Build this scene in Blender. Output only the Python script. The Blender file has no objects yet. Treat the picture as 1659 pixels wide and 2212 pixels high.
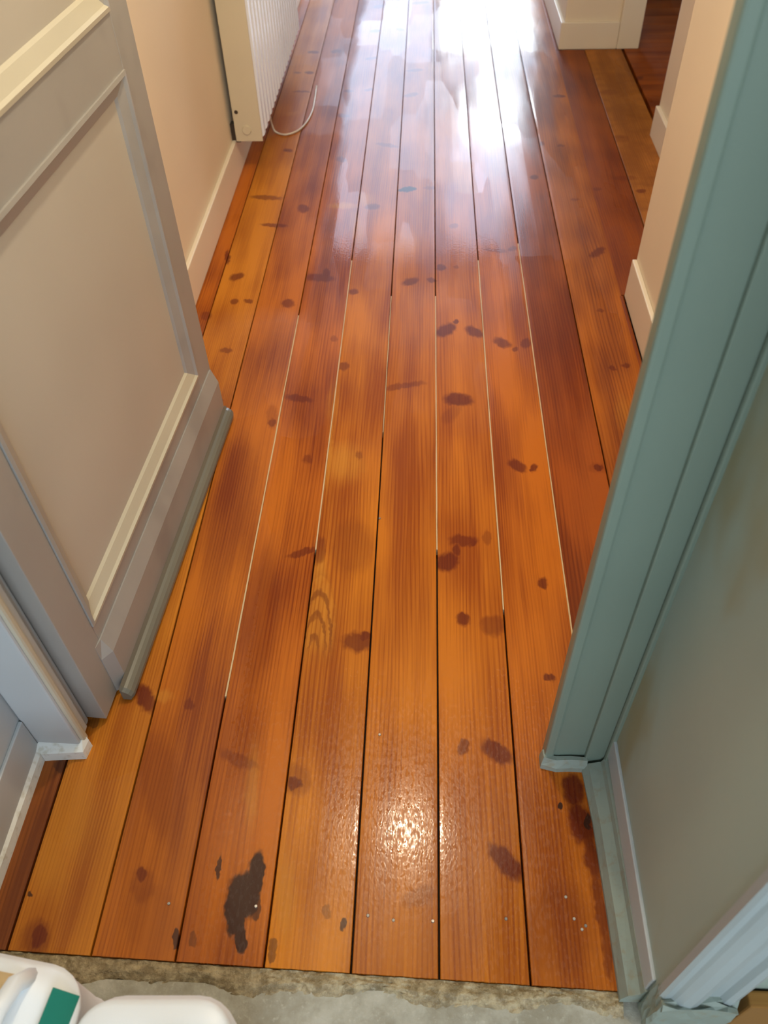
import bpy, bmesh, math, random
from mathutils import Matrix, Vector

# ------------------------------------------------------------------ camera, world, light, exposure
scene = bpy.context.scene
COL = scene.collection
scene.view_settings.view_transform = 'Standard'
scene.view_settings.look = 'None'
scene.view_settings.gamma = 1.0
scene.view_settings.use_curve_mapping = False
scene.view_settings.exposure = 0.0
scene.cycles.max_bounces = 5
scene.cycles.diffuse_bounces = 4
scene.cycles.glossy_bounces = 3
scene.cycles.sample_clamp_indirect = 6.0

CAM_H = 1.35
cam_data = bpy.data.cameras.new('camera')
cam_data.sensor_fit = 'VERTICAL'
cam_data.sensor_height = 36.0
cam_data.sensor_width = 27.0
cam_data.lens = 1758.1 / 2212 * 36.0
cam_data.clip_start = 0.02
cam_data.dof.use_dof = True
cam_data.dof.focus_distance = 1.55
cam_data.dof.aperture_fstop = 5.2
cam = bpy.data.objects.new('camera', cam_data)
COL.objects.link(cam)
cam.matrix_world = Matrix(((0.9989045, -0.0120904, 0.0452067, 0.0),
                           (0.0394056, 0.7383670, -0.6732469, 0.0),
                           (-0.0252393, 0.6742907, 0.7380345, CAM_H),
                           (0, 0, 0, 1)))
scene.camera = cam

world = bpy.data.worlds.new('sky')
scene.world = world
world.use_nodes = True
_bg = world.node_tree.nodes['Background']
_bg.inputs['Color'].default_value = (0.72, 0.85, 1.0, 1)
_bg.inputs['Strength'].default_value = 2.0


def area_light(name, loc, target, sx, sy, watts, color):
    """daylight standing in a window opening"""
    ld = bpy.data.lights.new(name, 'AREA')
    ld.shape = 'RECTANGLE'
    ld.size, ld.size_y = sx, sy
    ld.energy = watts
    ld.color = color
    o = bpy.data.objects.new(name, ld)
    COL.objects.link(o)
    o.location = loc
    o.rotation_euler = (Vector(target) - Vector(loc)).to_track_quat('-Z', 'Z').to_euler()
    return o


WY = 7.5          # the far room's window wall
PANE = (0.80, 0.92, 1.0)
NET = (0.58, 0.72, 1.0)
area_light('daylight_far_pane_lower', (0.50, WY + 0.03, 0.79), (0.50, 0, 0.79), 0.76, 0.66, 19, PANE)
area_light('daylight_far_pane_middle', (0.50, WY + 0.03, 1.28), (0.50, 0, 1.28), 0.76, 0.24, 1.8, NET)
area_light('daylight_far_pane_upper', (0.625, WY + 0.03, 1.625), (0.625, 0, 1.625), 0.51, 0.37, 12, PANE)
area_light('daylight_far_pane_top', (0.50, WY + 0.03, 2.39), (0.50, 0, 2.39), 0.76, 1.06, 17, NET)
area_light('daylight_far_net_curtain', (-0.415, WY + 0.03, 1.69), (-0.415, 0, 1.69), 0.97, 2.46, 29, NET)
area_light('daylight_near_window', (0.30, -1.97, 1.55), (0.0, 0.8, 0.5), 1.5, 1.35, 44, (0.76, 0.88, 1.0))

# ------------------------------------------------------------------ node helpers
def lin(r, g, b):
    f = lambda c: (c / 255 / 12.92) if c / 255 <= 0.04045 else ((c / 255 + 0.055) / 1.055) ** 2.4
    return (f(r), f(g), f(b), 1.0)


class NT:
    def __init__(self, tree):
        self.t = tree

    def n(self, typ, **kw):
        nd = self.t.nodes.new('ShaderNode' + typ)
        for k, v in kw.items():
            if k.startswith('i_'):
                nd.inputs[k[2:].replace('_', ' ')].default_value = v
            else:
                setattr(nd, k, v)
        return nd

    def link(self, a, b):
        self.t.links.new(a, b)

    def put(self, sock, v):
        if hasattr(v, 'is_output'):
            self.link(v, sock)
        else:
            sock.default_value = v

    def math(self, op, a, b=0.0, c=None, clamp=False):
        nd = self.n('Math', operation=op, use_clamp=clamp)
        self.put(nd.inputs[0], a)
        self.put(nd.inputs[1], b)
        if c is not None:
            self.put(nd.inputs[2], c)
        return nd.outputs[0]

    def scale(self, v, s):
        nd = self.n('VectorMath', operation='MULTIPLY')
        self.put(nd.inputs[0], v)
        nd.inputs[1].default_value = s
        return nd.outputs[0]

    def offset(self, v, s):
        nd = self.n('VectorMath', operation='ADD')
        self.put(nd.inputs[0], v)
        self.put(nd.inputs[1], s)
        return nd.outputs[0]

    def noise(self, v, scale=1.0, detail=3.0, rough=0.55, dist=0.0):
        nd = self.n('TexNoise')
        self.put(nd.inputs['Vector'], v)
        nd.inputs['Scale'].default_value = scale
        nd.inputs['Detail'].default_value = detail
        nd.inputs['Roughness'].default_value = rough
        nd.inputs['Distortion'].default_value = dist
        return nd

    def mapr(self, v, a, b, c, d, smooth=False):
        nd = self.n('MapRange', interpolation_type='SMOOTHSTEP' if smooth else 'LINEAR')
        self.put(nd.inputs[0], v)
        for i, x in enumerate((a, b, c, d)):
            nd.inputs[i + 1].default_value = x
        return nd.outputs[0]

    def mix(self, f, a, b, blend='MIX'):
        nd = self.n('Mix', data_type='RGBA', blend_type=blend)
        self.put(nd.inputs[0], f)
        self.put(nd.inputs[6], a)
        self.put(nd.inputs[7], b)
        return nd.outputs[2]

    def bump(self, h, strength, dist, normal=None):
        nd = self.n('Bump')
        nd.inputs['Strength'].default_value = strength
        nd.inputs['Distance'].default_value = dist
        self.put(nd.inputs['Height'], h)
        if normal is not None:
            self.link(normal, nd.inputs['Normal'])
        return nd.outputs[0]


def new_mat(name):
    m = bpy.data.materials.new(name)
    m.use_nodes = True
    nt = NT(m.node_tree)
    bsdf = m.node_tree.nodes['Principled BSDF']
    co = nt.n('TexCoord').outputs['Object']
    return m, nt, bsdf, co


def paint(name, color, rough=0.45, mottling=0.06, bump=0.15, bscale=60, stain=None, brush=(1, 1, 1), coat=0.0):
    """painted timber or plaster: slight tone mottling, brush or roller relief"""
    m, nt, b, co = new_mat(name)
    n1 = nt.noise(co, 3.0, 1)
    lo = tuple(c * (1 - mottling) for c in color[:3]) + (1,)
    hi = tuple(min(1, c * (1 + mottling)) for c in color[:3]) + (1,)
    col = nt.mix(nt.mapr(n1.outputs[0], 0.3, 0.7, 0, 1), lo, hi)
    if stain:
        n2 = nt.noise(nt.scale(co, stain[2]), 1.0, 3, 0.6)
        col = nt.mix(nt.mapr(n2.outputs[0], 0.5, 0.72, 0, stain[1], True), col, stain[0])
    nt.link(col, b.inputs['Base Color'])
    b.inputs['Roughness'].default_value = rough
    b.inputs['Coat Weight'].default_value = coat
    h = nt.noise(nt.scale(co, brush), bscale, 1)
    nt.link(nt.bump(h.outputs[0], bump, 0.002), b.inputs['Normal'])
    return m


def plain(name, color, rough=0.5, metal=0.0, bump=0.05):
    m, nt, b, co = new_mat(name)
    n1 = nt.noise(co, 25.0, 3)
    lo = tuple(c * 0.93 for c in color[:3]) + (1,)
    nt.link(nt.mix(n1.outputs[0], lo, color), b.inputs['Base Color'])
    b.inputs['Roughness'].default_value = rough
    b.inputs['Metallic'].default_value = metal
    nt.link(nt.bump(n1.outputs[0], bump, 0.001), b.inputs['Normal'])
    return m


# ------------------------------------------------------------------ varnish: gloss and relief of the brushed coats (shared group)
def varnish_group():
    g = bpy.data.node_groups.new('varnish_gloss', 'ShaderNodeTree')
    g.interface.new_socket('Vector', in_out='INPUT', socket_type='NodeSocketVector')
    g.interface.new_socket('Roughness', in_out='OUTPUT', socket_type='NodeSocketFloat')
    g.interface.new_socket('Normal', in_out='OUTPUT', socket_type='NodeSocketVector')
    g.interface.new_socket('Weight', in_out='OUTPUT', socket_type='NodeSocketFloat')
    nt = NT(g)
    gi = g.nodes.new('NodeGroupInput')
    go = g.nodes.new('NodeGroupOutput')
    P = gi.outputs[0]
    sep = nt.n('SeparateXYZ')
    nt.link(P, sep.inputs[0])
    x, y = sep.outputs[0], sep.outputs[1]
    wob = nt.noise(nt.scale(P, (9, 3, 1)), 1.0, 2)
    xw = nt.math('ADD', x, nt.math('MULTIPLY', nt.math('SUBTRACT', wob.outputs[0], 0.5), 0.06))
    # brushed lap patches: blocky cells, long in the board direction
    vor = nt.n('TexVoronoi', distance='CHEBYCHEV', feature='F1')
    nt.link(nt.scale(nt.offset(P, nt.scale(wob.outputs[1], (0.05, 0.08, 0))), (7.6, 1.7, 1)), vor.inputs['Vector'])
    vor.inputs['Scale'].default_value = 1.0
    sepc = nt.n('SeparateColor')
    nt.link(vor.outputs['Color'], sepc.inputs[0])
    cell = nt.mapr(sepc.outputs[0], 0.0, 1.0, 0.03, 0.22)
    n = nt.noise(nt.scale(P, (10, 4, 1)), 1.0, 1)
    base = nt.math('ADD', cell, nt.mapr(n.outputs[0], 0.3, 0.7, -0.015, 0.04))
    near = nt.mapr(y, 0.62, 1.15, 1.0, 0.0, True)
    spark = nt.noise(nt.scale(P, (190, 90, 1)), 1.0, 1)
    nearr = nt.mapr(spark.outputs[0], 0.34, 0.62, 0.06, 0.30)
    mixn = nt.n('Mix', data_type='FLOAT')
    nt.link(near, mixn.inputs[0])
    nt.link(base, mixn.inputs[2])
    nt.link(nearr, mixn.inputs[3])
    base = mixn.outputs[0]
    # the strip along the left wall and the right edge had one coat only: duller
    left = nt.mapr(xw, -0.345, -0.315, 1.0, 0.0)
    right = nt.mapr(xw, 0.49, 0.58, 0.0, 1.0)
    dull = nt.math('MAXIMUM', nt.math('MULTIPLY', left, 0.24), nt.math('MULTIPLY', right, 0.24))
    rough = nt.math('ADD', base, dull, clamp=True)
    nt.link(rough, go.inputs[0])
    # film thickness: laps of the brush, bare strip beside the left wall, dull right margin
    yw = nt.math('ADD', y, nt.math('MULTIPLY', nt.math('SUBTRACT', wob.outputs[0], 0.5), 0.25))
    wcell = nt.mapr(sepc.outputs[1], 0.0, 1.0, 0.62, 1.0)
    bare = nt.mapr(yw, 3.20, 3.24, 0.80, 0.42)
    bare = nt.math('MULTIPLY', left, nt.math('MULTIPLY', bare, nt.mapr(yw, 1.95, 2.05, 0.0, 1.0)))
    marg = nt.math('MULTIPLY', right, 0.72)
    wt = nt.math('MULTIPLY', wcell, nt.math('SUBTRACT', 1.0, nt.math('MAXIMUM', bare, marg)))
    nt.link(wt, go.inputs[2])
    # relief: orange peel plus long waves of the boards
    peel = nt.noise(nt.scale(P, (260, 130, 1)), 1.0, 1, 0.6)
    wave = nt.noise(nt.scale(P, (9, 2.2, 1)), 1.0, 1)
    b1 = nt.bump(peel.outputs[0], 0.10, 0.0014)
    b2 = nt.bump(wave.outputs[0], 0.5, 0.004, b1)
    nt.link(b2, go.inputs[1])
    return g


VARNISH = varnish_group()
C_KNOT = (0.115, 0.013, 0.005, 1)
C_DARK = (0.050, 0.016, 0.008, 1)
C_RED = (0.11, 0.010, 0.004, 1)
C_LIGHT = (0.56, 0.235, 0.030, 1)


def wood(name, seed, light, dark, knots=(), ring=1.0, along='Y', gloss=True, rough=0.42, mottle=0.0):
    """varnished pine: annual rings drawn out along the board, fine pores, knots of this board"""
    m, nt, b, co = new_mat(name)
    rnd = random.Random(seed)
    P = co
    if along == 'X':
        mp = nt.n('Mapping')
        mp.inputs['Rotation'].default_value = (0, 0, math.pi / 2)
        nt.link(co, mp.inputs['Vector'])
        P = mp.outputs[0]
    off = (rnd.uniform(-50, 50), rnd.uniform(-50, 50), seed * 3.1)
    Q = nt.offset(P, off)
    warp = nt.noise(nt.scale(Q, (11, 1.3, 1)), 1.0, 1)
    broad = nt.noise(nt.scale(Q, (13, 1.0, 1)), 1.0, 2, 0.6)
    patch = nt.noise(nt.scale(Q, (8, 3.4, 1)), 1.0, 1, 0.5)
    # rings: sine of a slowly warped cross-board coordinate
    sep = nt.n('SeparateXYZ')
    nt.link(Q, sep.inputs[0])
    u = nt.math('ADD', nt.math('MULTIPLY', sep.outputs[0], 820.0 * ring), nt.math('MULTIPLY', warp.outputs[0], 34.0))
    s = nt.math('SINE', u)
    lines = nt.mapr(s, -0.1, 1.0, 0.0, 1.0)
    amp = nt.mapr(broad.outputs[0], 0.36, 0.62, 0.12, 0.75)
    lines = nt.math('MULTIPLY', lines, amp)
    fine = nt.noise(nt.scale(Q, (300, 4.5, 1)), 1.0, 2, 0.65)
    f = nt.math('ADD', nt.mapr(broad.outputs[0], 0.30, 0.70, 0.0, 0.75), nt.mapr(patch.outputs[0], 0.33, 0.67, -0.28, 0.34))
    f = nt.math('ADD', f, nt.math('MULTIPLY', lines, 0.55))
    f = nt.math('ADD', f, nt.mapr(fine.outputs[0], 0.3, 0.7, -0.22, 0.22), clamp=True)
    col = nt.mix(f, light, dark)
    if mottle:
        mo = nt.noise(nt.scale(Q, (16, 22, 1)), 1.0, 3)
        col = nt.mix(nt.mapr(mo.outputs[0], 0.45, 0.7, 0, mottle), col, dark)
    if knots:
        wn = nt.noise(nt.scale(co, (70, 45, 1)), 1.0, 2)
        cw = nt.offset(co, nt.scale(nt.offset(wn.outputs[1], (-0.5, -0.5, -0.5)), (0.015, 0.024, 0)))
        groups = {}
        for (kx, ky, ra, rb, ang, st, kind) in knots:
            mp = nt.n('Mapping', vector_type='TEXTURE')
            mp.inputs['Location'].default_value = (kx, ky, 0)
            mp.inputs['Rotation'].default_value = (0, 0, ang)
            mp.inputs['Scale'].default_value = (ra * 1.15, rb * 1.15, 1000.0)
            nt.link(cw, mp.inputs['Vector'])
            ln = nt.n('VectorMath', operation='LENGTH')
            nt.link(mp.outputs[0], ln.inputs[0])
            if kind == 'C':
                rs = nt.math('SINE', nt.math('MULTIPLY', ln.outputs['Value'], 24.0))
                sy_ = nt.n('SeparateXYZ')
                nt.link(mp.outputs[0], sy_.inputs[0])
                msk = nt.math('MULTIPLY', nt.mapr(ln.outputs['Value'], 0.85, 1.2, st, 0.0, True), nt.mapr(sy_.outputs[0], 0.0, 0.35, 0.0, 1.0, True))
                v = nt.math('MULTIPLY', nt.mapr(rs, 0.0, 0.9, 0.0, 1.0, True), msk)
                groups['C'] = v
                groups['Y'] = nt.math('MULTIPLY', msk, 0.9) if 'Y' not in groups else nt.math('MAXIMUM', groups['Y'], msk)
                continue
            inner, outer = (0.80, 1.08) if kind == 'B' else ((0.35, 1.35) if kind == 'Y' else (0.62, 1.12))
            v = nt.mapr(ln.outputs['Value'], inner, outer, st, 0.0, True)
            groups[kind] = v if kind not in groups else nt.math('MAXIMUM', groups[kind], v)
        for kind, c in (('Y', C_LIGHT), ('C', (0.20, 0.05, 0.008, 1)), ('R', C_RED), ('K', C_KNOT), ('B', C_DARK)):
            if kind in groups:
                fac = groups[kind]
                if kind in 'KR':
                    fac = nt.math('MULTIPLY', fac, nt.mapr(fine.outputs[0], 0.25, 0.75, 1.0, 0.72))
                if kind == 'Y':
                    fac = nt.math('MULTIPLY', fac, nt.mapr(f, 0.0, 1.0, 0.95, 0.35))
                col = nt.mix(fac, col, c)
    nt.link(col, b.inputs['Base Color'])
    b.inputs['Roughness'].default_value = rough
    b.inputs['Specular IOR Level'].default_value = 0.05
    if gloss:
        gr = nt.n('Group', node_tree=VARNISH)
        nt.link(co, gr.inputs[0])
        nt.link(gr.outputs[2], b.inputs['Coat Weight'])
        b.inputs['Coat IOR'].default_value = 1.36
        nt.link(gr.outputs[0], b.inputs['Coat Roughness'])
        nt.link(gr.outputs[1], b.inputs['Coat Normal'])
    return m


# ------------------------------------------------------------------ mesh helpers
def link_obj(name, me, mat, parent=None):
    o = bpy.data.objects.new(name, me)
    COL.objects.link(o)
    if mat is not None:
        me.materials.append(mat)
    if parent is not None:
        o.parent = parent
    return o


def tag(o, label=None, cat=None, group=None, kind=None):
    if label:
        o['label'] = label
    if cat:
        o['category'] = cat
    if group:
        o['group'] = group
    if kind:
        o['kind'] = kind
    return o


def empty(name, loc=(0, 0, 0), rz=0.0):
    o = bpy.data.objects.new(name, None)
    COL.objects.link(o)
    o.location = loc
    o.rotation_euler = (0, 0, rz)
    return o


def from_bm(name, bm, mat, parent=None, smooth=False):
    me = bpy.data.meshes.new(name)
    bmesh.ops.recalc_face_normals(bm, faces=bm.faces)
    bm.to_mesh(me)
    bm.free()
    if smooth:
        for p in me.polygons:
            p.use_smooth = True
    return link_obj(name, me, mat, parent)


def box(name, x0, x1, y0, y1, z0, z1, mat, parent=None, bevel=0.0, seg=2):
    bm = bmesh.new()
    bmesh.ops.create_cube(bm, size=1.0)
    for v in bm.verts:
        v.co = Vector(((x0 + x1) / 2 + v.co.x * (x1 - x0), (y0 + y1) / 2 + v.co.y * (y1 - y0), (z0 + z1) / 2 + v.co.z * (z1 - z0)))
    if bevel:
        bmesh.ops.bevel(bm, geom=list(bm.edges), offset=bevel, segments=seg, profile=0.5, affect='EDGES')
    return from_bm(name, bm, mat, parent)


def sweep(name, profile, path, mat, parent=None, closed=True, smooth=False):
    """profile: list of (a, b); path: list of functions or (origin, A, B) frames; joins them into a tube with end caps"""
    bm = bmesh.new()
    rings = []
    for (o, A, B) in path:
        o, A, B = Vector(o), Vector(A), Vector(B)
        rings.append([bm.verts.new(o + A * a + B * b) for a, b in profile])
    n = len(profile)
    for r0, r1 in zip(rings, rings[1:]):
        for i in range(n if closed else n - 1):
            j = (i + 1) % n
            bm.faces.new((r0[i], r0[j], r1[j], r1[i]))
    if closed:
        bm.faces.new(rings[0])
        bm.faces.new(list(reversed(rings[-1])))
    return from_bm(name, bm, mat, parent, smooth)


def tube(name, pts, r, mat, parent=None, sides=8):
    bm = bmesh.new()
    rings = []
    pts = [Vector(p) for p in pts]
    for i, p in enumerate(pts):
        t = (pts[min(i + 1, len(pts) - 1)] - pts[max(i - 1, 0)]).normalized()
        a = t.cross(Vector((0, 0, 1)))
        a = a.normalized() if a.length > 1e-4 else Vector((1, 0, 0))
        c = t.cross(a).normalized()
        rr = r[i] if isinstance(r, (list, tuple)) else r
        rings.append([bm.verts.new(p + (a * math.cos(k * 2 * math.pi / sides) + c * math.sin(k * 2 * math.pi / sides)) * rr) for k in range(sides)])
    for r0, r1 in zip(rings, rings[1:]):
        for i in range(sides):
            j = (i + 1) % sides
            bm.faces.new((r0[i], r0[j], r1[j], r1[i]))
    bm.faces.new(rings[0])
    bm.faces.new(list(reversed(rings[-1])))
    return from_bm(name, bm, mat, parent, True)


# ------------------------------------------------------------------ materials
M_CREAM = paint('cream_wall_paint', (0.85, 0.735, 0.565, 1), 0.6, 0.03, 0.10, 45)
M_CREAM_GLOSS = paint('cream_gloss_paint', (0.86, 0.77, 0.62, 1), 0.35, 0.03, 0.06, 30)
M_WHITE_WALL = paint('white_wall_paint', (0.70, 0.70, 0.68, 1), 0.6, 0.03, 0.10, 45)
M_CEIL = paint('ceiling_paint', (0.72, 0.70, 0.66, 1), 0.7, 0.03, 0.10, 45)
M_GREY = paint('grey_door_paint', (0.325, 0.31, 0.285, 1), 0.38, 0.05, 0.10, 30, brush=(1, 1, 0.1), stain=((0.235, 0.225, 0.21, 1), 0.6, (5, 5, 4)))
M_PANEL = paint('grey_panel_paint', (0.47, 0.44, 0.38, 1), 0.42, 0.05, 0.08, 30, brush=(1, 1, 0.1))
M_LIT_EDGE = paint('lit_edge_paint', (0.50, 0.47, 0.37, 1), 0.32, 0.05, 0.06, 40)  # paler copy of the grey paint, light on edges put into its colour
M_STRIP = paint('weather_strip_paint', (0.15, 0.145, 0.115, 1), 0.35, 0.08, 0.08, 40)
M_FRAME_L = paint('pale_blue_grey_paint', (0.46, 0.49, 0.50, 1), 0.40, 0.06, 0.10, 30, brush=(1, 1, 0.1))
M_CASING = paint('grey_casing_paint', (0.37, 0.42, 0.42, 1), 0.30, 0.06, 0.10, 30, brush=(1, 1, 0.1))
M_FRAME = paint('shaded_grey_paint', (0.195, 0.255, 0.205, 1), 0.40, 0.05, 0.12, 30, brush=(1, 1, 0.1))  # light grey paint with the right frame's shade put into its colour
M_REVEAL = paint('green_grey_reveal_paint', (0.345, 0.43, 0.375, 1), 0.42, 0.05, 0.12, 30,
                 stain=((0.30, 0.23, 0.07, 1), 0.75, (5, 5, 2.2)))
M_BASEPAINT = paint('chipped_white_undercoat', (0.76, 0.79, 0.77, 1), 0.55, 0.10, 0.4, 60, stain=((0.40, 0.36, 0.24, 1), 0.45, (60, 60, 60)))
M_PALEGREEN = paint('pale_green_undercoat', (0.26, 0.305, 0.26, 1), 0.5, 0.10, 0.4, 70, stain=((0.26, 0.20, 0.10, 1), 0.45, (60, 60, 60)))
M_JOINT_STRIP = plain('pale_joint_strip', (0.62, 0.46, 0.26, 1), 0.45)
M_SUB = plain('dark_gap', (0.020, 0.012, 0.008, 1), 0.9)
M_NAIL = plain('steel_nail', (0.30, 0.29, 0.28, 1), 0.40, 0.8)
M_RAD_END = paint('cream_radiator_enamel', (0.60, 0.52, 0.36, 1), 0.30, 0.03, 0.03, 30)
M_RAD = paint('window_lit_white_enamel', (0.82, 0.84, 0.87, 1), 0.25, 0.03, 0.03, 30)  # white enamel, with cool window light on the front put into its colour
M_RUST = plain('dark_rust', (0.05, 0.03, 0.015, 1), 0.7)
M_CABLE = plain('white_cable', (0.72, 0.62, 0.48, 1), 0.35)
M_JUG = paint('white_plastic', (0.84, 0.86, 0.86, 1), 0.38, 0.03, 0.04, 40)
M_LABEL = plain('green_label', (0.008, 0.19, 0.13, 1), 0.4)
M_BEIGE = plain('handle_hole_beige', (0.60, 0.42, 0.20, 1), 0.5)
M_BROWN = wood('brown_skirting_wood', 91, (0.36, 0.18, 0.05, 1), (0.15, 0.06, 0.015, 1), along='X', gloss=False)
M_WIN = paint('white_window_paint', (0.7, 0.7, 0.7, 1), 0.4)


def concrete_mat():
    m, nt, b, co = new_mat('screeded_concrete')
    a = nt.noise(co, 14, 5, 0.65)
    s = nt.noise(co, 140, 3, 0.6)
    col = nt.mix(nt.mapr(a.outputs[0], 0.35, 0.68, 0, 1, True), (0.30, 0.275, 0.205, 1), (0.47, 0.45, 0.37, 1))
    col = nt.mix(nt.mapr(s.outputs[0], 0.58, 0.75, 0, 0.6), col, (0.55, 0.52, 0.43, 1))
    nt.link(col, b.inputs['Base Color'])
    b.inputs['Roughness'].default_value = 0.75
    h = nt.math('ADD', a.outputs[0], nt.math('MULTIPLY', s.outputs[0], 0.5))
    nt.link(nt.bump(h, 0.5, 0.004), b.inputs['Normal'])
    return m


def mortar_mat():
    m, nt, b, co = new_mat('brown_mortar')
    a = nt.noise(co, 45, 5, 0.7)
    s = nt.noise(co, 220, 3, 0.6)
    col = nt.mix(nt.mapr(a.outputs[0], 0.36, 0.66, 0, 1, True), (0.20, 0.14, 0.06, 1), (0.46, 0.36, 0.20, 1))
    col = nt.mix(nt.mapr(s.outputs[0], 0.6, 0.72, 0, 0.7), col, (0.55, 0.46, 0.28, 1))
    nt.link(col, b.inputs['Base Color'])
    b.inputs['Roughness'].default_value = 0.45
    nt.link(nt.bump(nt.math('ADD', a.outputs[0], s.outputs[0]), 0.6, 0.004), b.inputs['Normal'])
    return m


M_CONC = concrete_mat()
M_MORTAR = mortar_mat()

# ------------------------------------------------------------------ floors
floor = box('floor', -0.80, 1.0, 0.289, 8.0, -0.09, -0.030, M_SUB)
tag(floor, 'varnished orange pine board floor running down the corridor', 'floor', kind='structure')
conc = box('floor_concrete', -2.2, 2.2, -2.0, 0.288, -0.10, -0.012, M_CONC)
tag(conc, 'grey concrete floor in front of the pine boards', 'floor', kind='structure')

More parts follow.
